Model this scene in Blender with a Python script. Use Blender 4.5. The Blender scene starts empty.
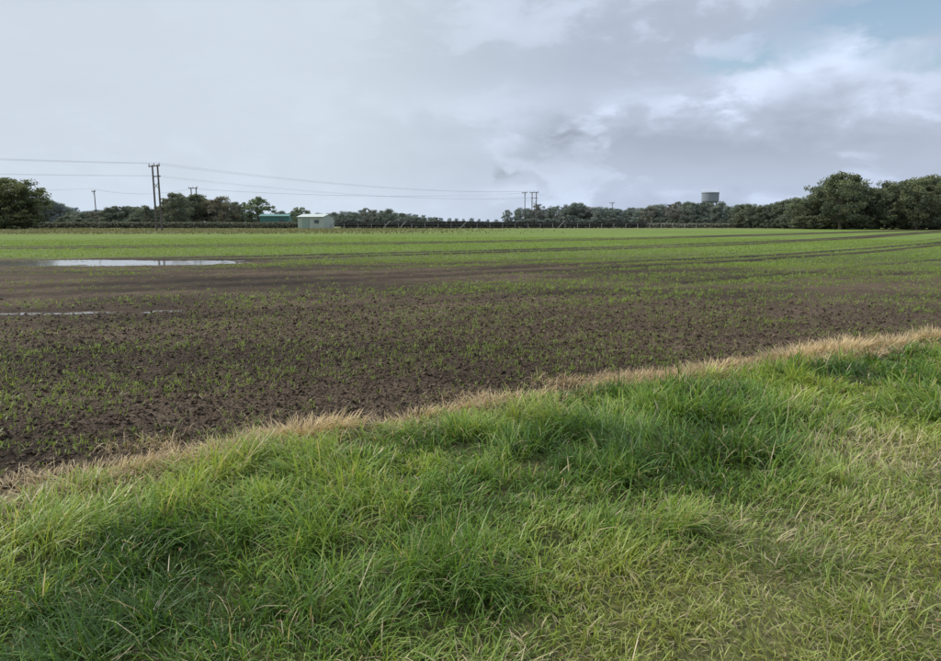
import bpy, math, numpy as np
from mathutils import Vector, Matrix
rng = np.random.default_rng(7)
scene = bpy.context.scene
scene.view_settings.view_transform='Standard'
scene.view_settings.look='None'
scene.view_settings.exposure=0

# ------------------------------------------------------------ helpers
TAB = np.random.default_rng(3).random((256,256))
def vnoise(x,y):
    x=np.asarray(x,float); y=np.asarray(y,float)
    xi=np.floor(x).astype(int); yi=np.floor(y).astype(int)
    fx=x-xi; fy=y-yi
    fx=fx*fx*(3-2*fx); fy=fy*fy*(3-2*fy)
    a=TAB[xi&255,yi&255]; b=TAB[(xi+1)&255,yi&255]; c=TAB[xi&255,(yi+1)&255]; d=TAB[(xi+1)&255,(yi+1)&255]
    return (a*(1-fx)+b*fx)*(1-fy)+(c*(1-fx)+d*fx)*fy
def fbm(x,y,o=4):
    s=0;a=1;t=0;ca,sa=math.cos(.7),math.sin(.7)
    for i in range(o):
        s=s+a*vnoise(x,y); t+=a; a*=.5
        x,y=(x*ca-y*sa)*2.03+17.3,(x*sa+y*ca)*2.03+5.1
    return s/t
def sst(a,b,x):
    t=np.clip((np.asarray(x,float)-a)/(b-a),0,1); return t*t*(3-2*t)
def lerp(a,b,t): return a+(b-a)*t
def lerpc(a,b,t):
    a=np.asarray(a,float); b=np.asarray(b,float); t=np.asarray(t)[:,None]
    return a+(b-a)*t

def mesh_obj(name, verts, quads=None, tris=None, colors=None, mats=(), matidx=None, smooth=False):
    me=bpy.data.meshes.new(name)
    nq=0 if quads is None else len(quads); nt=0 if tris is None else len(tris)
    me.vertices.add(len(verts)); me.vertices.foreach_set('co',np.asarray(verts,np.float32).ravel())
    loops=[]
    if nq: loops.append(np.asarray(quads).ravel())
    if nt: loops.append(np.asarray(tris).ravel())
    loops=np.concatenate(loops).astype(np.int32)
    me.loops.add(len(loops)); me.loops.foreach_set('vertex_index',loops)
    me.polygons.add(nq+nt)
    st=np.concatenate([np.arange(nq)*4, nq*4+np.arange(nt)*3]).astype(np.int32)
    me.polygons.foreach_set('loop_start',st)
    try: me.polygons.foreach_set('loop_total',np.concatenate([np.full(nq,4),np.full(nt,3)]).astype(np.int32))
    except Exception: pass
    if matidx is not None: me.polygons.foreach_set('material_index',np.asarray(matidx,np.int32))
    me.polygons.foreach_set('use_smooth',np.full(nq+nt,smooth))
    if colors is not None:
        ca=me.color_attributes.new('Col','FLOAT_COLOR','POINT')
        c=np.ones((len(verts),4),np.float32); c[:,:3]=colors
        ca.data.foreach_set('color',c.ravel())
    for m in mats: me.materials.append(m)
    me.update(calc_edges=True); me.validate()
    ob=bpy.data.objects.new(name,me); scene.collection.objects.link(ob)
    return ob

def new_mat(name):
    m=bpy.data.materials.new(name); m.use_nodes=True
    nt=m.node_tree; nt.nodes.clear()
    return m,nt
def N(nt,t,**k):
    n=nt.nodes.new(t)
    for a,b in k.items(): setattr(n,a,b)
    return n
def simple_mat(name,col,rough=.7,noise=.25,scale=3,metal=0):
    m,nt=new_mat(name)
    o=N(nt,'ShaderNodeOutputMaterial'); p=N(nt,'ShaderNodeBsdfPrincipled')
    tc=N(nt,'ShaderNodeTexCoord'); nz=N(nt,'ShaderNodeTexNoise'); nz.inputs['Scale'].default_value=scale; nz.inputs['Detail'].default_value=5
    nt.links.new(tc.outputs['Object'],nz.inputs['Vector'])
    mr=N(nt,'ShaderNodeMapRange'); mr.inputs[3].default_value=1-noise; mr.inputs[4].default_value=1+noise
    nt.links.new(nz.outputs['Fac'],mr.inputs[0])
    mx=N(nt,'ShaderNodeVectorMath',operation='SCALE'); mx.inputs[0].default_value=col
    nt.links.new(mr.outputs[0],mx.inputs['Scale']); nt.links.new(mx.outputs[0],p.inputs['Base Color'])
    p.inputs['Roughness'].default_value=rough; p.inputs['Metallic'].default_value=metal
    nt.links.new(p.outputs[0],o.inputs[0])
    return m
def blade_mat(name,trans=.35,rough=.45,spec=.5,haze=False):
    m,nt=new_mat(name)
    o=N(nt,'ShaderNodeOutputMaterial'); p=N(nt,'ShaderNodeBsdfPrincipled'); tr=N(nt,'ShaderNodeBsdfTranslucent'); mix=N(nt,'ShaderNodeMixShader')
    at=N(nt,'ShaderNodeVertexColor',layer_name='Col'); col=at.outputs['Color']
    if haze:  # distance haze is blended into the leaf base colour
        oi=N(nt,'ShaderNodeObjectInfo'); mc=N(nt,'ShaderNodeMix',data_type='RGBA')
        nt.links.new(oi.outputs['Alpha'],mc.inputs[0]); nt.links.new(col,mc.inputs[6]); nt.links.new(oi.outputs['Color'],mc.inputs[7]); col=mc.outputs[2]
    nt.links.new(col,p.inputs['Base Color'])
    p.inputs['Roughness'].default_value=rough; p.inputs['Specular IOR Level'].default_value=spec
    sc=N(nt,'ShaderNodeVectorMath',operation='MULTIPLY'); sc.inputs[1].default_value=(1.3,1.25,.7) if not haze else (1.2,1.2,1.0)
    nt.links.new(col,sc.inputs[0]); nt.links.new(sc.outputs[0],tr.inputs['Color'])
    mix.inputs[0].default_value=trans
    nt.links.new(p.outputs[0],mix.inputs[1]); nt.links.new(tr.outputs[0],mix.inputs[2]); nt.links.new(mix.outputs[0],o.inputs[0])
    return m

# ------------------------------------------------------------ terrain functions
EX=np.array([-40,-12,-2.87,-1.29,1.28,6.4,12,40,120]); EY=np.array([-16,-1.6,3.95,4.98,6.62,9.2,11.9,25,60])
def edge_s(x,y):
    w=(fbm(x*1.3,y*1.3,3)-.5)*.7
    return (y-np.interp(x,EX,EY))*.87+w
def tram(x,y):
    m=np.zeros_like(x)
    for off,wd in ((0,.68),(2.3,.68),(5.2,.35),(15,1.0),(18,1.0),(34,1.2),(38,1.2),(-6.5,.4)):
        xq=np.minimum(x,45 if off<30 else 28)
        f=21.6+off+.62*x+.006*xq*(2*x-xq)+(fbm(x*.1+off,y*0+2,2)-.5)*1.2
        sl=1/np.sqrt(1+(.62+.012*np.clip(x,-30,45))**2)
        m=np.maximum(m,(1-sst(wd*.5,wd*1.1,np.abs(y-f)*sl*(1-.006*off)))*(1 if wd>.4 else .7))
    return m*sst(-45,-30,x)
def pud(x,y):
    a=((x+17.5)/9.5)**2+((y-28.2)/2.5)**2
    b=((x+7.8)/2.6)**2+((y-12.6-.12*(x+7))/.42)**2
    c=((x+5.6)/.8)**2+((y-13.0)/.25)**2
    return np.maximum.reduce([1-sst(.5,1.25,a),.9*(1-sst(.3,1.3,b)),.8*(1-sst(.3,1.2,c))])
def height(x,y):
    s=edge_s(x,y); f=sst(-.25,.1,s)
    r=np.hypot(x,y)
    clod=np.abs(fbm(x*9,y*9,4)-.5)*2
    so=(fbm(x*2.2+9,y*2.2,3)-.5)*.05+ (.5-clod)*.06*(1-sst(25,60,r))
    so=so-pud(x,y)*.055-.03*tram(x,y)*(1-sst(30,60,r))
    ve=.05+(fbm(x*1.1+40,y*1.1,3)-.5)*.12
    return so*f+ve*(1-f)
def streak(x,y):
    u=x*.87+y*.5; v=-x*.5+y*.87
    return fbm(u*.12,v*1.1,3)
def cover(x,y):
    """crop cover 0..1"""
    left=1-sst(-4,9,x-.25*y+3)
    c=.48*(1-sst(9,13,y))+lerp(.38,.12,left)*sst(9,13,y)
    c=c+ (1-c)*sst(22,35,y+.10*x)*.95
    c=c+(fbm(x*.45,y*.6+30,4)-.5)*.6*(1-.6*sst(26,45,y))+(streak(x,y)-.5)*.8*(1-.4*sst(26,60,y))
    c=c-(1-sst(.25,.75,fbm(x*.12+70,y*.35,3)))*.2*(1-sst(28,50,y))
    c=np.clip(c,.03,1)*(1-.97*tram(x,y))*(1-sst(.0,.3,pud(x,y)))
    return c*sst(.1,.6,edge_s(x,y))

# ------------------------------------------------------------ ground
rr=[0.3]
while rr[-1]<4500:
    r=rr[-1]; rr.append(r*(1.03 if r<1.4 else 1.0045 if r<12 else 1.0062 if r<45 else 1.012 if r<420 else 1.06))
rr=np.array(rr)
ang=np.concatenate([np.linspace(-58,58,640),np.linspace(58,302,124)[1:-1]])*math.pi/180
A,R=np.meshgrid(ang,rr); X=(R*np.sin(A)).ravel(); Y=(R*np.cos(A)).ravel()
Z=height(X,Y)
nr,na=len(rr),len(ang)
i=np.arange(nr-1)[:,None]*na; j=np.arange(na)[None,:]; j2=(j+1)%na
quads=np.stack([i+j,i+na+j,i+na+j2,i+j2],-1).reshape(-1,4)[:, ::-1]
V=np.stack([X,Y,Z],1)
V=np.vstack([V,[[0,0,height(np.array([0.]),np.array([0.]))[0]]]]); tr=np.stack([np.full(na,len(V)-1),np.arange(na),(np.arange(na)+1)%na],1)[:, ::-1]
X=V[:,0];Y=V[:,1];Rr=np.hypot(X,Y)
s=edge_s(X,Y)
n1=fbm(X*.8,Y*.8,4); n2=fbm(X*4,Y*4,4); n3=fbm(X*.05,Y*.09+8,4)
soil=lerpc((.052,.036,.023),(.135,.096,.063),np.clip(n2*.7+n1*.5-.1,0,1))
big=fbm(X*.16+3,Y*.5+9,4)
soil=soil*(.7+.65*sst(.3,.7,big))[:,None]
soil=soil*(1-.4*tram(X,Y))[:,None]
green=lerpc((.13,.195,.034),(.195,.265,.06),np.clip(n3*1.4-.2,0,1))
gc=cover(X,Y)*sst(10,45,Rr)
gc=np.clip(gc*1.0+ (n2-.5)*.2*sst(20,40,Rr)*(1-sst(50,80,Rr)),0,1)
col=lerpc(soil,green,gc)
rough=sst(88,118,Y-.12*X+(n1-.5)*18)*(1-sst(-70,50,X+ .15*(Y-100)+(n3-.5)*60))
rough=np.maximum(rough,sst(150,160,Y))
rc=lerpc((.20,.17,.09),(.14,.17,.06),np.clip(n1*1.6-.3,0,1))
col=lerpc(col,rc,rough*.8)
lushg=sst(-.7,.4,s-(-2.75+.16*X)+(fbm(X*.8,Y*.8,3)-.5)*1.6)
vg=lerpc((.045,.06,.016),(.13,.13,.045),n2)
vg2=lerpc((.12,.14,.04),(.24,.215,.10),n2); vg=vg+(vg2-vg)*(1-lushg)[:,None]
strawb=(1-sst(.1,.6,np.abs(s+.05)))*sst(.3,.6,n1)
f=sst(-.3,.0,s)
col=lerpc(vg,col,f); col=lerpc(col,(.27,.2,.115),strawb*.7)
gm,nt=new_mat('ground_soil')
o=N(nt,'ShaderNodeOutputMaterial'); p=N(nt,'ShaderNodeBsdfPrincipled'); at=N(nt,'ShaderNodeVertexColor',layer_name='Col')
tc=N(nt,'ShaderNodeTexCoord'); nz=N(nt,'ShaderNodeTexNoise'); nz.inputs['Scale'].default_value=24; nz.inputs['Detail'].default_value=8; nz.inputs['Roughness'].default_value=.75
vo=N(nt,'ShaderNodeTexVoronoi'); vo.inputs['Scale'].default_value=34
nt.links.new(tc.outputs['Object'],nz.inputs['Vector']); nt.links.new(tc.outputs['Object'],vo.inputs['Vector'])
mr=N(nt,'ShaderNodeMapRange'); mr.inputs[1].default_value=.3; mr.inputs[2].default_value=.7; mr.inputs[3].default_value=.45; mr.inputs[4].default_value=1.5
nt.links.new(nz.outputs['Fac'],mr.inputs[0])
sc=N(nt,'ShaderNodeVectorMath',operation='SCALE'); nt.links.new(at.outputs['Color'],sc.inputs[0]); nt.links.new(mr.outputs[0],sc.inputs['Scale']); nt.links.new(sc.outputs[0],p.inputs['Base Color'])
ad=N(nt,'ShaderNodeMath',operation='SUBTRACT'); nt.links.new(nz.outputs['Fac'],ad.inputs[0]); nt.links.new(vo.outputs['Distance'],ad.inputs[1])
bp=N(nt,'ShaderNodeBump'); bp.inputs['Strength'].default_value=1; bp.inputs['Distance'].default_value=.06
nt.links.new(ad.outputs[0],bp.inputs['Height']); nt.links.new(bp.outputs[0],p.inputs['Normal'])
p.inputs['Roughness'].default_value=.85; p.inputs['Specular IOR Level'].default_value=.12
nt.links.new(p.outputs[0],o.inputs[0])
mesh_obj('ground',V,quads,tr,col,[gm],smooth=True)

# puddle water
wm,nt=new_mat('puddle_water')
o=N(nt,'ShaderNodeOutputMaterial'); p=N(nt,'ShaderNodeBsdfPrincipled'); p.inputs['Base Color'].default_value=(.10,.085,.065,1); p.inputs['Roughness'].default_value=.08; p.inputs['IOR'].default_value=1.33
nz=N(nt,'ShaderNodeTexNoise'); nz.inputs['Scale'].default_value=3; bp=N(nt,'ShaderNodeBump'); bp.inputs['Strength'].default_value=.1; bp.inputs['Distance'].default_value=.02
nt.links.new(nz.outputs['Fac'],bp.inputs['Height']); nt.links.new(bp.outputs[0],p.inputs['Normal']); nt.links.new(p.outputs[0],o.inputs[0])
for (cx,cy,a,b,z) in ((-17.5,28.2,10.8,2.9,-.026),(-7.6,12.62,3.0,.6,-.026),(-5.6,13.0,.9,.35,-.030)):
    t=np.linspace(0,2*math.pi,64,endpoint=False); k=1+.12*np.sin(3*t+1)+.06*np.sin(7*t)
    vv=np.stack([cx+a*k*np.cos(t),cy+b*k*np.sin(t),np.full(64,z)],1); vv=np.vstack([vv,[[cx,cy,z]]])
    mesh_obj('puddle',vv,None,np.stack([np.full(64,64),np.arange(64),(np.arange(64)+1)%64],1),None,[wm])

# ------------------------------------------------------------ blades
def blades(x,y,z,h,w,ldir,lean,curl,col,tipcol=None):
    n=len(x); lv=np.array([0,.38,.75,1.]); wv=np.array([.8,1.,.6,0])
    fa=ldir+math.pi/2+rng.normal(0,.6,n)
    dx,dy=np.cos(ldir),np.sin(ldir); wx,wy=np.cos(fa),np.sin(fa)
    vs=[];cs=[]
    for k,(l,ww) in enumerate(zip(lv,wv)):
        a=lean+curl*l
        hor=h*l*np.sin(a*.8); ver=h*l*np.cos(a*.8)
        c=np.stack([x+dx*hor,y+dy*hor,z+ver-.01*(k==0)],1)
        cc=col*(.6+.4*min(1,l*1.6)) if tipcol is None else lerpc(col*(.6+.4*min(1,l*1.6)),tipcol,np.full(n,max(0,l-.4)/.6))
        if k<3:
            d=np.stack([wx,wy,np.zeros(n)],1)*(w*ww*.5)[:,None]
            vs+= [c-d,c+d]; cs+=[cc,cc]
        else: vs.append(c); cs.append(cc)
    Vv=np.stack(vs,1).reshape(-1,3); C=np.stack(cs,1).reshape(-1,3)
    b=np.arange(n)[:,None]*7
    q=np.concatenate([b+np.array([0,1,3,2]),b+np.array([2,3,5,4])],0); t=b+np.array([4,5,6])
    return Vv,q,t,C
def merge(parts):
    Vs=[];Q=[];T=[];C=[];o=0
    for v,q,t,c in parts:
        Vs.append(v);Q.append(q+o);T.append(t+o);C.append(c);o+=len(v)
    return np.concatenate(Vs),np.concatenate(Q),np.concatenate(T),np.concatenate(C)
gmat=blade_mat('grass_blade',.38,.45,.35)
smat=blade_mat('straw',.2,.7,.2)

# verge tufts
def sample_area(n,x0,x1,y0,y1): return rng.uniform(x0,x1,n),rng.uniform(y0,y1,n)
G_D=np.array([.05,.105,.019]); G_M=np.array([.13,.245,.035]); G_L=np.array([.28,.375,.07]); STR=np.array([.54,.45,.26]); YEL=np.array([.37,.37,.11])
cx,cy=sample_area(80000,-7,13,-1.2,13)
s=edge_s(cx,cy); r=np.hypot(cx,cy)
lthr=-2.75+.16*cx
lush=sst(-.5,.4,s-lthr+(fbm(cx*.8,cy*.8,3)-.5)*1.6)
front=(cy>1.15*np.abs(cx)-1.2)&(cy>.8)
thin=np.clip(1.25-1.0*sst(.5,.75,fbm(cx*2.3+8,cy*2.3,3))*lush,.3,1)
keep=(s<-.02)&(rng.random(len(cx))<np.clip(3.4/np.maximum(r,.5),.12,1)*np.where(front,1,.22)*thin)&(r>.9)
cx,cy,s,r,lush=cx[keep],cy[keep],s[keep],r[keep],lush[keep]
hn=fbm(cx*2.4+3,cy*2.4,3); cn=fbm(cx*1.3+50,cy*1.3,4); tn=rng.random(len(cx))
hn=np.clip((hn-.5)*2.8+.5,0,1.1); cn=np.clip((cn-.5)*2.2+.5,0,1)
ldn=fbm(cx*.8+20,cy*.8,2)*11
nb=np.where(front[keep],14,9)
idx=np.repeat(np.arange(len(cx)),nb); n=len(idx)
L=lush[idx]; edgef=sst(-.02,-.75,s)[idx]
ofa=rng.uniform(0,6.283,n); ofr=rng.random(n)**.7*lerp(.085,.055,L)*(1+.08*r[idx])
bx=cx[idx]+np.cos(ofa)*ofr; by=cy[idx]+np.sin(ofa)*ofr
hh=(lerp(.085,.175,L)*(lerp(.65,.40,L)+lerp(.5,.95,L)*hn[idx]))*(.6+.7*rng.random(n))*lerp(.4,1,edgef)*(.75+.6*tn[idx])
mixd=rng.random(n)<.5; ld=np.where(mixd,ldn[idx]+rng.normal(0,.7,n),ofa)
lean=np.abs(rng.normal(.35,.3,n))+lerp(.6,0,L)*rng.random(n)
curl=np.abs(rng.normal(.85,.5,n))*lerp(.6,1,L)
ww=(lerp(.0030,.0042,L)+.0030*rng.random(n))*np.maximum(1,(r[idx]/3)**.7)
k=np.clip(cn[idx]*1.2-.1+rng.normal(0,.2,n)-.05*L+(tn[idx]-.5)*.45,0,1)
c=lerpc(G_D,G_M,np.clip(k*2,0,1)); c=lerpc(c,G_L,np.clip(k*2-1,0,1))
yel=np.clip((1-L)*.5+rng.normal(0,.22,n)+(cn[idx]-.5)*.6,0,1)
c=lerpc(c,YEL,yel*.75)
dpat=sst(.45,.7,fbm(cx*1.1+90,cy*1.1,3))[idx]
dry=rng.random(n)<lerp(.20+.34*dpat,.05+.10*dpat,L)+.5*(1-edgef)
c=np.where(dry[:,None],STR*rng.uniform(.5,1.1,(n,1)),c)
hh=np.where(dry&(L<.5),hh*1.35,hh); lean=np.where(dry&(L<.5),lean+.4,lean)
bz=height(bx,by)
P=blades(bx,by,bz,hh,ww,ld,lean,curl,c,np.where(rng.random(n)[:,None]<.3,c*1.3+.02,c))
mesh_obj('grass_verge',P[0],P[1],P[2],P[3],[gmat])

# straw fringe at field edge
n=48000
tx=rng.uniform(-9,22,n); tx=np.where(rng.random(n)<.65,rng.uniform(-4,9,n),tx)
pw=fbm(tx*.9+31,tx*0+4,2)
so=rng.normal(.04,1,n)*lerp(.10,.30,sst(.3,.7,pw)); ty=np.interp(tx,EX,EY)+so/.87
w=(fbm(tx*1.3,ty*1.3,3)-.5)*.7; ty=ty-w/.87
pn=fbm(tx*1.6+5,ty*1.6,3)
kp=rng.random(n)<sst(.42,.64,pn)*.92+.06
tx,ty,pn=tx[kp],ty[kp],pn[kp]; n=len(tx)
hh=rng.uniform(.05,.15,n)*(.5+pn)
P1=blades(tx,ty,height(tx,ty)+.01,hh,.0035+.003*rng.random(n),rng.uniform(0,6.28,n),rng.uniform(.4,1.7,n),rng.uniform(.1,.8,n),np.array([.54,.40,.225])*rng.uniform(.4,1.15,(n,1)))
parts=[P1]
for (px,py,rad,num,hgt) in ((-1.25,5.05,.26,1100,.22),(-1.7,4.8,.2,400,.15),(2.6,7.35,.3,700,.2),(3.9,8.05,.36,1100,.25),(4.6,8.45,.34,1000,.3),(5.6,8.95,.3,700,.24),(-2.5,4.25,.3,500,.15),(.3,6.05,.35,500,.15),(6.5,9.45,.35,700,.26),(7.4,9.9,.35,600,.22),(1.6,6.85,.28,500,.17),(-.4,5.6,.25,350,.13)):
    a=rng.uniform(0,6.283,num); q=rng.random(num)**.6*rad
    x=px+np.cos(a)*q*1.5; y=py+np.sin(a)*q*.6+ (x-px)*.5
    parts.append(blades(x,y,height(x,y),rng.uniform(.4,1,num)*hgt,.004+.003*rng.random(num),a+rng.normal(0,.6,num),rng.uniform(.2,1.2,num),rng.uniform(.2,.9,num),np.array([.64,.49,.28])*rng.uniform(.55,1.15,(num,1))))
P=merge(parts); mesh_obj('dry_grass_fringe',P[0],P[1],P[2],P[3],[smat])

# crop seedlings in drilled rows following field edge
def crop(n,r0,r1,k,pl,hs,ws,jit):
    th=rng.uniform(-46,46,n)*math.pi/180; r=np.sqrt(rng.uniform(r0*r0,r1*r1,n))
    x=r*np.sin(th); y=r*np.cos(th)
    ye=np.interp(x,EX,EY); sp=.2 if r1<40 else .5
    d=(y-ye)*.87; d2=np.round(d/sp)*sp+rng.normal(0,jit,n); y=ye+d2/.87
    cv=cover(x,y)
    m=(rng.random(n)<cv*k)&(d2>.15); x,y,cv,r=x[m],y[m],cv[m],r[m]
    i=np.repeat(np.arange(len(x)),pl); nn=len(i); big=rng.uniform(.6,1.3,len(x))[i]
    bx=x[i]+rng.normal(0,.010,nn)*(1+r[i]*.05); by=y[i]+rng.normal(0,.010,nn)*(1+r[i]*.05)
    c=lerpc((.15,.25,.038),(.32,.40,.09),rng.random(nn)); c*=rng.uniform(.75,1.1,(nn,1))
    return blades(bx,by,height(bx,by),hs*big*rng.uniform(.55,1.2,nn)*(.7+.5*cv[i]),ws*rng.uniform(.7,1.2,nn),rng.uniform(0,6.283,nn),rng.uniform(.05,.6,nn),rng.uniform(.1,1.0,nn),c)
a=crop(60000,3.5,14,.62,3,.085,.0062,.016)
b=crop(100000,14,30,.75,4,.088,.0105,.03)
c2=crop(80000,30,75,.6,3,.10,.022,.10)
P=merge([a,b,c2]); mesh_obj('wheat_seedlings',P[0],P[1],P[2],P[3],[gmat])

# soil clods
oc=np.array([(1,0,0),(-1,0,0),(0,1,0),(0,-1,0),(0,0,1),(0,0,-1)])
of=np.array([(0,2,4),(2,1,4),(1,3,4),(3,0,4),(2,0,5),(1,2,5),(3,1,5),(0,3,5)])
n=130000
th=rng.uniform(-45,45,n)*math.pi/180; r=3.5+rng.random(n)**1.1*15; x=r*np.sin(th); y=r*np.cos(th)
m=(edge_s(x,y)>.02)&(pud(x,y)<.3)&(rng.random(n)<1-sst(9,18,r)); x,y,r=x[m],y[m],r[m]; n=len(x)
sz=(.006+.020*rng.random(n)**3.5)*np.maximum(1,(r/8)**.4)
vv=oc[None]*(1+rng.normal(0,.28,(n,6,1)))*sz[:,None,None]+rng.normal(0,.2,(n,6,3))*sz[:,None,None]
ra=rng.uniform(0,6.28,n); ca,sa=np.cos(ra)[:,None],np.sin(ra)[:,None]
vv=np.stack([vv[...,0]*ca-vv[...,1]*sa,vv[...,0]*sa+vv[...,1]*ca,vv[...,2]*.75],-1)+np.stack([x,y,height(x,y)+sz*.2],1)[:,None,:]
cc=lerpc((.06,.042,.027),(.20,.146,.10),rng.random(n)**1.3); cc=np.repeat(cc,6,0)
mesh_obj('soil_clods',vv.reshape(-1,3),None,(np.arange(n)[:,None,None]*6+of[None]).reshape(-1,3),cc,[gm])

# straw stubble pieces lying on the soil
n=6000; th=rng.uniform(-45,45,n)*math.pi/180; r=3.5+rng.random(n)*14; x=r*np.sin(th); y=r*np.cos(th); sd_=edge_s(x,y)
m=(sd_>.1)&(rng.random(n)<.12+.88*np.exp(-sd_/.8)); x,y=x[m],y[m]; n=len(x)
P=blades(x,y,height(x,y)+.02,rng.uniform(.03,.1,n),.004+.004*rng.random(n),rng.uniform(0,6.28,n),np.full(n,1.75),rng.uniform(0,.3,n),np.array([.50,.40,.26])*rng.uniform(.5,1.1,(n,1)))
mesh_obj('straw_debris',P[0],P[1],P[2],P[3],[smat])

# ------------------------------------------------------------ trees
leafm=blade_mat('tree_leaves',.25,.7,.15,haze=True)
bark=simple_mat('bark',(.07,.058,.045),.9)
def tube(p0,p1,r0,r1,k=6):
    p0=np.array(p0);p1=np.array(p1); d=p1-p0; d/=np.linalg.norm(d)
    u=np.cross(d,[.3,.9,.1]); u/=np.linalg.norm(u); v=np.cross(d,u)
    a=np.arange(k)*2*math.pi/k
    ring=np.cos(a)[:,None]*u+np.sin(a)[:,None]*v
    vs=np.vstack([p0+ring*r0,p1+ring*r1]); q=np.stack([np.arange(k),(np.arange(k)+1)%k,(np.arange(k)+1)%k+k,np.arange(k)+k],1)
    return vs,q
def tree_mesh(name,seed,wid=.75,base=.15,clumps=60,lpc=70,leaf=.028,colA=(.052,.066,.028),colB=(.165,.18,.068)):
    """unit height tree, scaled on placement"""
    g=np.random.default_rng(seed)
    Vs=[];Q=[];o=0
    def add(a,b,ra,rb):
        nonlocal o
        v,q=tube(a,b,ra,rb); Vs.append(v);Q.append(q+o);o+=len(v)
    pts=[np.array([0,0,-.03])]
    for k in range(5):
        pts.append(pts[-1]+np.array([g.normal(0,.02),g.normal(0,.02),.15]))
    for k in range(5): add(pts[k],pts[k+1],.028*(1-k*.17),.028*(1-(k+1)*.17))
    cl=[]
    for k in range(clumps):
        t=g.random()**.85; z=base+(1-base)*(.06+.88*t)
        prof=math.sin(math.pi*min(1,(.12+.80*t)))**.6
        a=g.uniform(0,6.283); lob=1+.22*math.sin(2*a+seed)+.15*math.sin(5*a+seed*2)
        q=wid*.5*prof*lob*(g.random()**.45)
        cl.append((np.array([math.cos(a)*q,math.sin(a)*q,z]),g.uniform(.05,.11)*(.6+.6*wid)))
    for (p,rad) in cl[:26]:
        z0=max(.08,p[2]*.55); kk=min(4.9,max(0,(z0+.03)/.15)); b=pts[int(kk)]+(pts[int(kk)+1]-pts[int(kk)])*(kk%1)
        mid=(b+p)*.5+np.array([0,0,-.03]); add(b,mid,.012,.007); add(mid,p,.007,.002)
    nb_q=sum(len(q) for q in Q)
    LV=[];LC=[]
    for (p,rad) in cl:
        m=lpc; d=g.normal(0,1,(m,3)); d/=np.linalg.norm(d,axis=1)[:,None]; rr_=rad*g.random((m,1))**.4
        c=p+d*rr_*np.array([1.15,1.15,.75]); c[:,2]=np.maximum(c[:,2],.01)
        a=g.normal(0,1,(m,3)); a/=np.linalg.norm(a,axis=1)[:,None]; b=np.cross(a,g.normal(0,1,(m,3))); b/=np.linalg.norm(b,axis=1)[:,None]
        sz=leaf*g.uniform(.5,1.1,(m,1))
        LV.append(np.stack([c-a*sz,c-b*sz*.6,c+a*sz,c+b*sz*.6],1).reshape(-1,3))
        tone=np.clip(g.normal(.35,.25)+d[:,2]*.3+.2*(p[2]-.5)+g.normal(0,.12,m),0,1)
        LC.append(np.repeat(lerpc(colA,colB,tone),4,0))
    LV=np.concatenate(LV);LC=np.concatenate(LC); nl=len(LV)//4
    Vv=np.concatenate(Vs+[LV]); C=np.concatenate([np.full((o,3),.06),LC])
    Qq=np.concatenate(Q+[np.arange(nl*4).reshape(-1,4)+o])
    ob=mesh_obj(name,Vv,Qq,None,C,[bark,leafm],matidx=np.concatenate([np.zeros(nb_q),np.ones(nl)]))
    me=ob.data; bpy.data.objects.remove(ob); return me
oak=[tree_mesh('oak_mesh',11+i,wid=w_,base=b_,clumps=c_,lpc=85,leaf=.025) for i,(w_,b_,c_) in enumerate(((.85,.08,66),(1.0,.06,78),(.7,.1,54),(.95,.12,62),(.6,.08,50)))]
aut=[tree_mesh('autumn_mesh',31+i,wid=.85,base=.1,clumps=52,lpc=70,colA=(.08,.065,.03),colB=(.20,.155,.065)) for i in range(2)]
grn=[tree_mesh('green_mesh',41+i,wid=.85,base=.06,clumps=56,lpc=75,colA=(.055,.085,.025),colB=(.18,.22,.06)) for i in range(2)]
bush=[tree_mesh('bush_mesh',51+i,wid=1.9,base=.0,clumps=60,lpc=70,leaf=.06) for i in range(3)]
HAZE_TINT=(.28,.33,.37)  # aerial haze painted as a tint, object alpha sets how much
def put(me,name,t,D,top_el,parent=None,haze=0.,wscale=1.,h=None):
    """t = lateral/forward ratio, D forward distance (m)"""
    if h is None: h=top_el*D+1.65
    ob=bpy.data.objects.new(name,me); scene.collection.objects.link(ob)
    ob.location=(t*D,D,0); ob.rotation_euler=(0,0,rng.uniform(0,6.28)); ob.scale=(h*wscale,h*wscale,h)
    ob.color=(HAZE_TINT[0],HAZE_TINT[1],HAZE_TINT[2],haze)
    if parent: ob.parent=parent
    return ob
def T(px): return (px-470.5)/684
def EL(py): return (222-py)/684
def empty(name,loc=(0,0,0)):
    e=bpy.data.objects.new(name,None); scene.collection.objects.link(e); e.location=loc; return e
def row(name,prof,D0,D1,step,protos,haze,jit=.12,layers=2,wscale=1.,bushes=True):
    e=empty(name); xs=[p[0] for p in prof]; ys=[p[1] for p in prof]
    for l in range(layers):
        x=xs[0]+rng.uniform(0,step)
        while x<xs[-1]:
            D=lerp(D0,D1,(x-xs[0])/(xs[-1]-xs[0]))*(1+.06*l+rng.uniform(-.02,.02))
            top=EL(np.interp(x,xs,ys)+ (0 if l==0 else 1.0))*(1+rng.uniform(-jit*1.6,jit))
            put(protos[rng.integers(len(protos))],'tree',T(x),D,max(top,.001),e,haze*rng.uniform(.85,1.1),wscale*rng.uniform(.85,1.2))
            x+=step*rng.uniform(.7,1.3)
    if bushes:
        x=xs[0]
        while x<xs[-1]:
            D=lerp(D0,D1,(x-xs[0])/(xs[-1]-xs[0]))*.985
            put(bush[rng.integers(3)],'bush',T(x),D,0,e,haze*.9,1,h=rng.uniform(1.8,3.6))
            x+=rng.uniform(.5,1.0)*4*684/D
    return e
row('woodland_edge',[(800,200),(812,192),(828,181),(850,181),(870,187),(895,182),(918,181),(941,184),(980,175),(1060,176),(1200,170)],160,140,13,oak+oak[:2],.13,.09)
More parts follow.
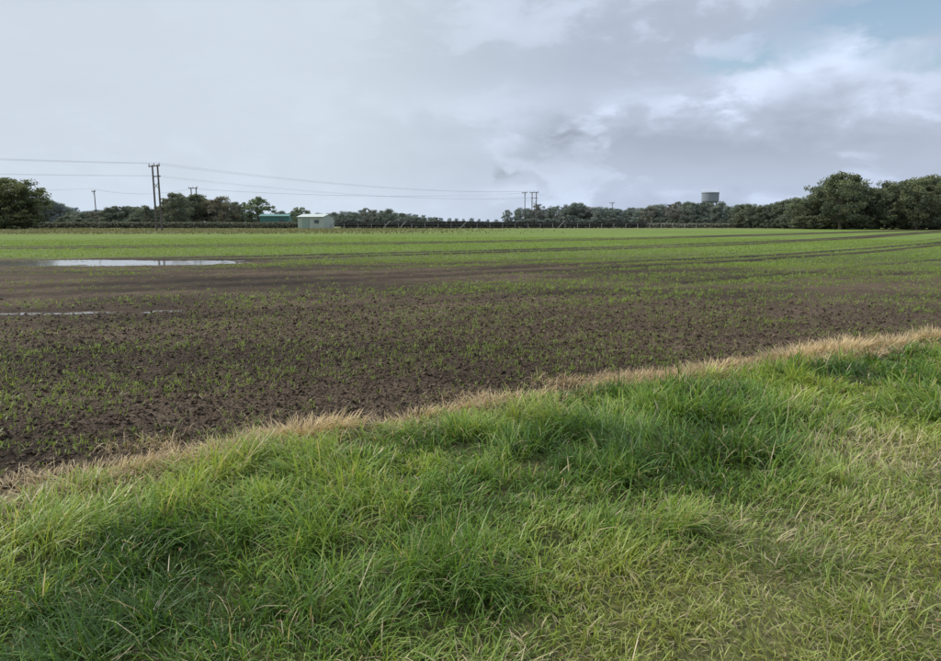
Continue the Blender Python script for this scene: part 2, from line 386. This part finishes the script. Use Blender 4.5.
row('mid_tree_line',[(735,205),(765,204),(790,200),(820,195)],190,165,10,oak+grn[:1],.22,.13)
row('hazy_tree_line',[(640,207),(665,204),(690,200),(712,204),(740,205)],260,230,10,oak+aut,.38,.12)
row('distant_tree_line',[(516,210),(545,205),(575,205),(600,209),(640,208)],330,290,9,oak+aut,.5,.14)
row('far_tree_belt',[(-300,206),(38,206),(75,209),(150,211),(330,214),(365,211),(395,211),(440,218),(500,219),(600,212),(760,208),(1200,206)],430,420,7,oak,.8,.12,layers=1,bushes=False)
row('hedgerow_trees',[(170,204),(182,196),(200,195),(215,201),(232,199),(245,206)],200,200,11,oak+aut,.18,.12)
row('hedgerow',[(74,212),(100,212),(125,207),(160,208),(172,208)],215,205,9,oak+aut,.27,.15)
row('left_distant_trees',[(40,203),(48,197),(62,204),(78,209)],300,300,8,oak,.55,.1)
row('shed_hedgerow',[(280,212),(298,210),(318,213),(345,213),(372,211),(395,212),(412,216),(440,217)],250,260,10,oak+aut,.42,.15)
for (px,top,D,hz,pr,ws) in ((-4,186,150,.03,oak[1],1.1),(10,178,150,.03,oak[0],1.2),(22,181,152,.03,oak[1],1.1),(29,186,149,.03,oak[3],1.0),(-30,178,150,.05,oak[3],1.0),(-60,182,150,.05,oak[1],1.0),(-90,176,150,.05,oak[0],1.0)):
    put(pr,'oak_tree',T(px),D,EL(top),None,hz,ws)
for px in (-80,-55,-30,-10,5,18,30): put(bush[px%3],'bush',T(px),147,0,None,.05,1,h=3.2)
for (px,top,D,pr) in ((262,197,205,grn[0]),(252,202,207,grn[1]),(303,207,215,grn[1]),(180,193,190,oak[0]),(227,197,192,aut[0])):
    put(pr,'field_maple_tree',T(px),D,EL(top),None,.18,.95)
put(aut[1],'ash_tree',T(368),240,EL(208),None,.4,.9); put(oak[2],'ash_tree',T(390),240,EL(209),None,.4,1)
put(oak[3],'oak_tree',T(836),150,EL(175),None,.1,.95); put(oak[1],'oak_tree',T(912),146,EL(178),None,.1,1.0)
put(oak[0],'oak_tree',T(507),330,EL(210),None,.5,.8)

def hedge(name,x0,y0,x1,y1,h,w,col,n,haze):
    t=rng.random(n); x=lerp(x0,x1,t)+rng.normal(0,w,n); y=lerp(y0,y1,t)+rng.normal(0,w,n)
    hm=h*(.9+.25*fbm(x*.35,y*.1,3)); z=rng.random(n)**.7*hm
    c=np.stack([x,y,z],1); a=rng.normal(0,1,(n,3)); a/=np.linalg.norm(a,axis=1)[:,None]; b=np.cross(a,rng.normal(0,1,(n,3))); b/=np.linalg.norm(b,axis=1)[:,None]
    sz=rng.uniform(.1,.24,(n,1)); v=np.stack([c-a*sz,c-b*sz,c+a*sz,c+b*sz],1).reshape(-1,3)
    cc=np.repeat(lerpc(np.array(col)*.6,np.array(col)*1.4,rng.random(n)),4,0)
    ob=mesh_obj(name,v,np.arange(n*4).reshape(-1,4),None,cc,[leafm]); ob.color=(*HAZE_TINT,haze); return ob
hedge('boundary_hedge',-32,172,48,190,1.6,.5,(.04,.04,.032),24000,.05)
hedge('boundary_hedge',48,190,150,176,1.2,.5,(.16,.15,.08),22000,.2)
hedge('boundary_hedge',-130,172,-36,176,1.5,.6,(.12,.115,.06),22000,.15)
n=22000; x=rng.uniform(-110,15,n); y=rng.uniform(92,165,n); m=(y-.12*x>100+rng.normal(0,8,n))&(x<rng.normal(-12,12,n))
x,y=x[m],y[m]; n=len(x); c=lerpc((.24,.20,.11),(.16,.18,.07),rng.random(n))
P=blades(x,y,np.zeros(n),rng.uniform(.15,.5,n)*(.4+fbm(x*.1,y*.1,3)),np.full(n,.13),rng.uniform(0,6.28,n),rng.uniform(.1,.8,n),rng.uniform(.1,.7,n),c)
mesh_obj('rough_grass_margin',P[0],P[1],P[2],P[3],[smat])

# ------------------------------------------------------------ primitives joined
def box(c,sz,rz=0):
    x,y,z=[q/2 for q in sz]
    v=np.array([(-x,-y,-z),(x,-y,-z),(x,y,-z),(-x,y,-z),(-x,-y,z),(x,-y,z),(x,y,z),(-x,y,z)])
    ca,sa=math.cos(rz),math.sin(rz); v=np.stack([v[:,0]*ca-v[:,1]*sa,v[:,0]*sa+v[:,1]*ca,v[:,2]],1)+np.array(c)
    return v,np.array([(0,3,2,1),(4,5,6,7),(0,1,5,4),(1,2,6,5),(2,3,7,6),(3,0,4,7)])
def join(name,parts,mat,parent=None,loc=(0,0,0),rz=0):
    V_=[];Q_=[];o=0
    for v,q in parts: V_.append(v);Q_.append(q+o);o+=len(v)
    ob=mesh_obj(name,np.concatenate(V_),np.concatenate(Q_),None,None,[mat]); ob.location=loc; ob.rotation_euler=(0,0,rz)
    if parent: ob.parent=parent
    return ob
wood=simple_mat('creosoted_wood',(.085,.072,.062),.85); insu=simple_mat('insulator',(.12,.08,.06),.3)
def hpole(loc,rz,h=12,sep=1.7,arms=1):
    e=empty('utility_pole',loc); e.rotation_euler=(0,0,rz)
    parts=[tube((-sep/2,0,-.3),(-sep/2,0,h),.19,.14,10),tube((sep/2,0,-.3),(sep/2,0,h),.19,.14,10)]
    join('posts',parts,wood,e)
    arm=[box((0,-.16,h-.25),(sep+1.9,.14,.2))]
    arm+=[box((0,.16,h-2.1),(sep+.9,.12,.18))] if arms>1 else []
    arm+=[tube((-sep/2,.16,h-3.4),(sep/2,.16,h-4.6),.05,.05),tube((sep/2,-.16,h-3.4),(-sep/2,-.16,h-4.6),.05,.05)]
    join('crossarms',arm,wood,e)
    ins=[tube((q,-.16,h-.14),(q,-.16,h+.28),.09,.06,8) for q in (-sep/2-.8,0,sep/2+.8)]
    join('insulators',ins,insu,e)
    return e
def spole(loc,rz,h=10):
    e=empty('utility_pole',loc); e.rotation_euler=(0,0,rz)
    join('post',[tube((0,0,-.3),(0,0,h),.17,.11,10)],wood,e)
    join('crossarm',[box((0,-.18,h-.3),(2.4,.13,.18)),tube((-.7,-.18,h-.4),(0,-.15,h-1.3),.04,.04),tube((.7,-.18,h-.4),(0,-.15,h-1.3),.04,.04)],wood,e)
    join('insulators',[tube((q,-.18,h-.21),(q,-.18,h+.15),.08,.05,8) for q in (-1.05,0,1.05)],insu,e)
    return e
la=math.atan2(246-130,22.5+58)-math.pi/2
A0=np.array([-58.5,130,0]);B0=np.array([22.5,246,0]);d0=(A0-B0)
L0=A0+d0*1.02
for q in (L0,A0,B0): hpole(tuple(q),la,12.1,1.7,2)
spole((-116,215,0),la,11.2); hpole((T(199)*212,212,0),la,12,2.6,1); spole((T(610)*300,300,0),la,10); spole((T(716)*235,235,0),0,8.6)
spole((T(524)*250,250,0),la,12.3)
wires=bpy.data.curves.new('power_line_wires','CURVE'); wires.dimensions='3D'; wires.bevel_depth=.009; wires.bevel_resolution=0
perp=np.array([math.cos(la),math.sin(la),0])
def wire(a,b,sag):
    sp=wires.splines.new('POLY'); sp.points.add(24)
    for k in range(25):
        t=k/24; p=a*(1-t)+b*t; sp.points[k].co=(p[0],p[1],p[2]-sag*4*t*(1-t),1)
for a,b in ((L0,A0),(A0,B0)):
    for off in (-1.65,0,1.65): wire(a+perp*off+[0,0,12.35],b+perp*off+[0,0,12.35],1.9)
    for off in (-1.2,1.2): wire(a+perp*off+[0,0,10.1],b+perp*off+[0,0,10.1],1.9)
for a,b in ((np.array([-235,190,0]),np.array([-116.,215,0])),(np.array([-116.,215,0]),np.array([T(199)*212,212,0])),(np.array([T(199)*212,212,0]),np.array([T(524)*250,250,0]))):
    for off in (-1,0,1): wire(a+perp*off+[0,0,11.6],b+perp*off+[0,0,11.8],1.6)
wo=bpy.data.objects.new('power_line_wires',wires); scene.collection.objects.link(wo); wires.materials.append(simple_mat('cable',(.12,.12,.13),.5))

# ------------------------------------------------------------ buildings
def shed(name,t,D,w,h,dp,rise,wallc,roofc,rz=0,doorc=(.2,.2,.2)):
    e=empty(name,(t*D,D,0)); e.rotation_euler=(0,0,rz)
    wm=simple_mat(name+'_wall',wallc,.6,.12,1.5); rm=simple_mat(name+'_roof',roofc,.55,.15,1); dm=simple_mat(name+'_door',doorc,.6)
    x,y=w/2,dp/2
    v=np.array([(-x,-y,-.1),(x,-y,-.1),(x,y,-.1),(-x,y,-.1),(-x,-y,h),(x,-y,h),(x,y,h),(-x,y,h),(-x,0,h+rise),(x,0,h+rise)])
    me=bpy.data.meshes.new('walls'); me.from_pydata(v.tolist(),[],[(0,1,5,4),(2,3,7,6),(1,2,6,9,5),(3,0,4,8,7)]); me.materials.append(wm)
    ob=bpy.data.objects.new('walls',me); scene.collection.objects.link(ob); ob.parent=e
    join('cladding_ribs',[box((q,-y-.03,h/2),(.06,.06,h-.1)) for q in np.arange(-x+.15,x,.45)],wm,e)
    ov=.25; sl=math.atan2(rise,y); me=bpy.data.meshes.new('roof')
    rv=[];rf=[]
    for sgn in (-1,1):
        o=len(rv); zz=h-ov*math.tan(sl)
        for (yy,z0) in ((sgn*(y+ov),zz+.04),(0,h+rise+.04)):
            for xx in (-x-.2,x+.2):
                rv+=[(xx,yy,z0),(xx,yy,z0+.1)]
        rf+=[(o,o+2,o+6,o+4),(o+1,o+5,o+7,o+3),(o,o+1,o+3,o+2),(o,o+4,o+5,o+1),(o+2,o+3,o+7,o+6)]
    me.from_pydata(rv,[],rf); me.materials.append(rm); ob=bpy.data.objects.new('roof',me); scene.collection.objects.link(ob); ob.parent=e
    join('door',[box((-w*.18,-y-.09,1.2),(w*.26,.06,2.4))],dm,e)
    join('window',[box((w*.25,-y-.09,h*.62),(1.2,.06,.8))],simple_mat('glass_dark',(.05,.06,.07),.15),e)
    return e
shed('green_storage_shed',T(278.5),188,7.6,3.1,5,.5,(.045,.14,.115),(.06,.155,.13),.1,(.035,.11,.09))
shed('grey_farm_shed',T(318),172,6.8,2.8,6,.65,(.34,.39,.33),(.38,.42,.38),-.25,(.2,.26,.22))
wt=empty('water_tower',(T(706)*420,420,0)); conc=simple_mat('hazed_concrete',(.17,.195,.23),.8,.1,.3)  # tower concrete shifted blue-grey, distance haze painted into its colour
join('legs',[tube((4.0*math.cos(a),4.0*math.sin(a),-1.5),(4.0*math.cos(a),4.0*math.sin(a),13),.45,.4,8) for a in np.arange(8)*math.pi/4]+[tube((0,0,-1.5),(0,0,13),1,1,12)],conc,wt)
prof=[(0,13),(4.2,13),(5.0,14),(5.0,18.6),(5.2,18.6),(5.2,19.1),(0,19.3)]
k=24; ring=[np.stack([r_*np.cos(np.arange(k)*2*math.pi/k),r_*np.sin(np.arange(k)*2*math.pi/k),np.full(k,z_)],1) for r_,z_ in [(max(a,.01),b) for a,b in prof]]
q=[(l*k+i_,l*k+(i_+1)%k,(l+1)*k+(i_+1)%k,(l+1)*k+i_) for l in range(len(prof)-1) for i_ in range(k)]
join('tank',[(np.concatenate(ring),np.array(q))],conc,wt)
join('railings',[tube((5*math.cos(a),5*math.sin(a),19.0),(5*math.cos(a),5*math.sin(a),20.3),.07,.07) for a in np.arange(16)*math.pi/8]+[tube((5*math.cos(a),5*math.sin(a),20.3),(5*math.cos(a+math.pi/8),5*math.sin(a+math.pi/8),20.3),.12,.12) for a in np.arange(16)*math.pi/8],simple_mat('white_rail',(.75,.77,.8),.5),wt)
fp=[]
for t in np.linspace(0,1,30):
    x=lerp(-34,60,t); y=lerp(168,184,t); fp.append(box((x,y,.65),(.12,.12,1.3)))
for k_,xx in enumerate((-33,-20,-16,-1,24)):
    fp.append(tube((xx-1.6,168+(xx+34)*.17,0),(xx+.2,168+(xx+34)*.17,1.9),.09,.09))
for z_ in (.5,1.0,1.25): fp.append(tube((-34,168,z_),(60,184,z_),.015,.015,4))
join('field_fence',fp,simple_mat('weathered_post',(.24,.23,.22),.8))

# ------------------------------------------------------------ fallen leaves on verge
n=40; th=rng.uniform(-.7,.7,n); r=rng.uniform(2.2,6,n); x=r*np.sin(th);y=r*np.cos(th); m=edge_s(x,y)<-.3; x,y=x[m],y[m]; n=len(x)
c=np.stack([x,y,height(x,y)+.05],1); a=rng.normal(0,1,(n,3)); a[:,2]*=.3; a/=np.linalg.norm(a,axis=1)[:,None]; b=np.cross(a,[0,0,1.]); sz=rng.uniform(.012,.022,(n,1))
v=np.stack([c-a*sz,c-b*sz*.6,c+a*sz,c+b*sz*.6],1).reshape(-1,3)
mesh_obj('fallen_leaves',v,np.arange(n*4).reshape(-1,4),None,np.repeat(lerpc((.12,.06,.03),(.26,.16,.08),rng.random(n)),4,0),[smat])

# ------------------------------------------------------------ sky
w=bpy.data.worlds.new('World'); scene.world=w; w.use_nodes=True; nt=w.node_tree; nt.nodes.clear()
class E:
    def __init__(s,o): s.o=o
    def _b(s,op,b,c=None):
        n=nt.nodes.new('ShaderNodeMath'); n.operation=op
        for i_,q in enumerate((s,b,c)):
            if q is None: continue
            if isinstance(q,E): nt.links.new(q.o,n.inputs[i_])
            else: n.inputs[i_].default_value=q
        return E(n.outputs[0])
    def __add__(s,b): return s._b('ADD',b)
    __radd__=__add__
    def __mul__(s,b): return s._b('MULTIPLY',b)
    __rmul__=__mul__
    def __sub__(s,b): return s._b('SUBTRACT',b)
    def __rsub__(s,b): return (s*-1)+b
    def __truediv__(s,b): return s._b('DIVIDE',b)
    def f(s,op,b=None): return s._b(op,b)
def ss(a,b,e):
    n=nt.nodes.new('ShaderNodeMapRange'); n.interpolation_type='SMOOTHSTEP'; n.inputs[1].default_value=a; n.inputs[2].default_value=b
    nt.links.new(e.o,n.inputs[0]); return E(n.outputs[0])
tc=nt.nodes.new('ShaderNodeTexCoord'); sx=nt.nodes.new('ShaderNodeSeparateXYZ'); nt.links.new(tc.outputs['Generated'],sx.inputs[0])
dx,dy,dz=[E(sx.outputs[k]) for k in range(3)]
az=dx.f('ARCTAN2',dy)*57.2958; el=dz.f('ARCSINE')*57.2958
def noise(scale,det,rough,off=0.,dist=0.,zs=2.4):
    c=nt.nodes.new('ShaderNodeCombineXYZ'); nt.links.new((dx+off).o,c.inputs[0]); nt.links.new(dy.o,c.inputs[1]); nt.links.new((dz*zs).o,c.inputs[2])
    n=nt.nodes.new('ShaderNodeTexNoise'); n.inputs['Scale'].default_value=scale; n.inputs['Detail'].default_value=det; n.inputs['Roughness'].default_value=rough; n.inputs['Distortion'].default_value=dist
    nt.links.new(c.outputs[0],n.inputs['Vector']); return E(n.outputs['Fac'])
nA=noise(1.8,4,.5,3.1,.2)-.5; nB=noise(4.6,7,.52,9.7,.25)-.5; nC=noise(13.,7,.55,20.3,.3,2.0)-.5
wa=az+nB*12.+nC*9.; we=el+nC*5.+nB*5.
def blob(a0,e0,sa,se,amp):
    u=(wa-a0)/sa; v=(we-e0)/se
    n=nt.nodes.new('ShaderNodeMath'); n.operation='EXPONENT'; nt.links.new(((u*u+v*v)*-1.).o,n.inputs[0])
    return E(n.outputs[0])*amp
rightness=ss(-14,16,az)
puffy=ss(.0,.13,nB+nC*.7)
v=nA*.12+nB*(rightness*.24+.07)+nC*(rightness*.22+.06)+puffy*(rightness*.16+.02)
for b in ((7.5,6.6,2.8,1.2,-.30),(3,4.0,1.2,.45,-.25),(14,6.0,5,1.3,-.10),(22,5.2,8,1.4,-.10),(6,14,15,3.0,-.07),(28,15.8,8,1.2,-.02),
          (27,11.2,3.8,1.6,.62),(21,9.8,2.8,1.2,.55),(31,8.6,5,1.3,.36),(1,8.5,7,1.4,.16),(16,2.5,14,1.3,.06),(-22,8,14,6,.04),(13,9.5,4,.8,.2)):
    v=v+blob(*b)
val=v+1.03
zen=ss(20,55,el)*1.25+1.
hor=1.-ss(0,5,el)
blue=(blob(29.5,13.4,5.5,1.5,1.5)+blob(36,16,6,2.2,1.5)+blob(20.5,11.8,2.8,.9,1.2)+blob(33,10.2,3,.8,.8))
cover_=(1.-blue.f('MINIMUM',.95))
rgb=[]
for (l,r_,h_) in ((.61,.465,.02),(.685,.53,.035),(.775,.655,.06)):
    rgb.append((l+rightness*(r_-l)+hor*h_)*val*zen)
cc=nt.nodes.new('ShaderNodeCombineColor')
for k in range(3): nt.links.new(rgb[k].o,cc.inputs[k])
sky=nt.nodes.new('ShaderNodeTexSky'); sky.sky_type='NISHITA'; sky.sun_disc=False
SE,SA=math.radians(38),math.radians(-70)
sky.sun_elevation=SE; sky.sun_rotation=SA; sky.dust_density=1.5; sky.air_density=1.2
b1=nt.nodes.new('ShaderNodeBackground'); b1.inputs[1].default_value=.15; nt.links.new(sky.outputs[0],b1.inputs[0])
b2=nt.nodes.new('ShaderNodeBackground'); b2.inputs[1].default_value=1; nt.links.new(cc.outputs[0],b2.inputs[0])
mx=nt.nodes.new('ShaderNodeMixShader'); nt.links.new(cover_.o,mx.inputs[0]); nt.links.new(b1.outputs[0],mx.inputs[1]); nt.links.new(b2.outputs[0],mx.inputs[2])
wo_=nt.nodes.new('ShaderNodeOutputWorld'); nt.links.new(mx.outputs[0],wo_.inputs[0])
# sun
sl=bpy.data.lights.new('sun','SUN'); sl.energy=3.7; sl.angle=math.radians(4); sl.color=(1,.95,.86)
so_=bpy.data.objects.new('sun',sl); scene.collection.objects.link(so_)
sd=Vector((math.sin(SA)*math.cos(SE),math.cos(SA)*math.cos(SE),math.sin(SE)))
so_.rotation_euler=sd.to_track_quat('Z','Y').to_euler(); so_.location=(0,0,30)
# camera
cam=bpy.data.cameras.new('camera'); cam.sensor_width=36; cam.lens=26.17; cam.clip_end=9000; cam.clip_start=.05
co=bpy.data.objects.new('camera',cam); scene.collection.objects.link(co); co.location=(0,0,1.65); co.rotation_euler=(math.radians(90-9.02),0,0)
scene.camera=co
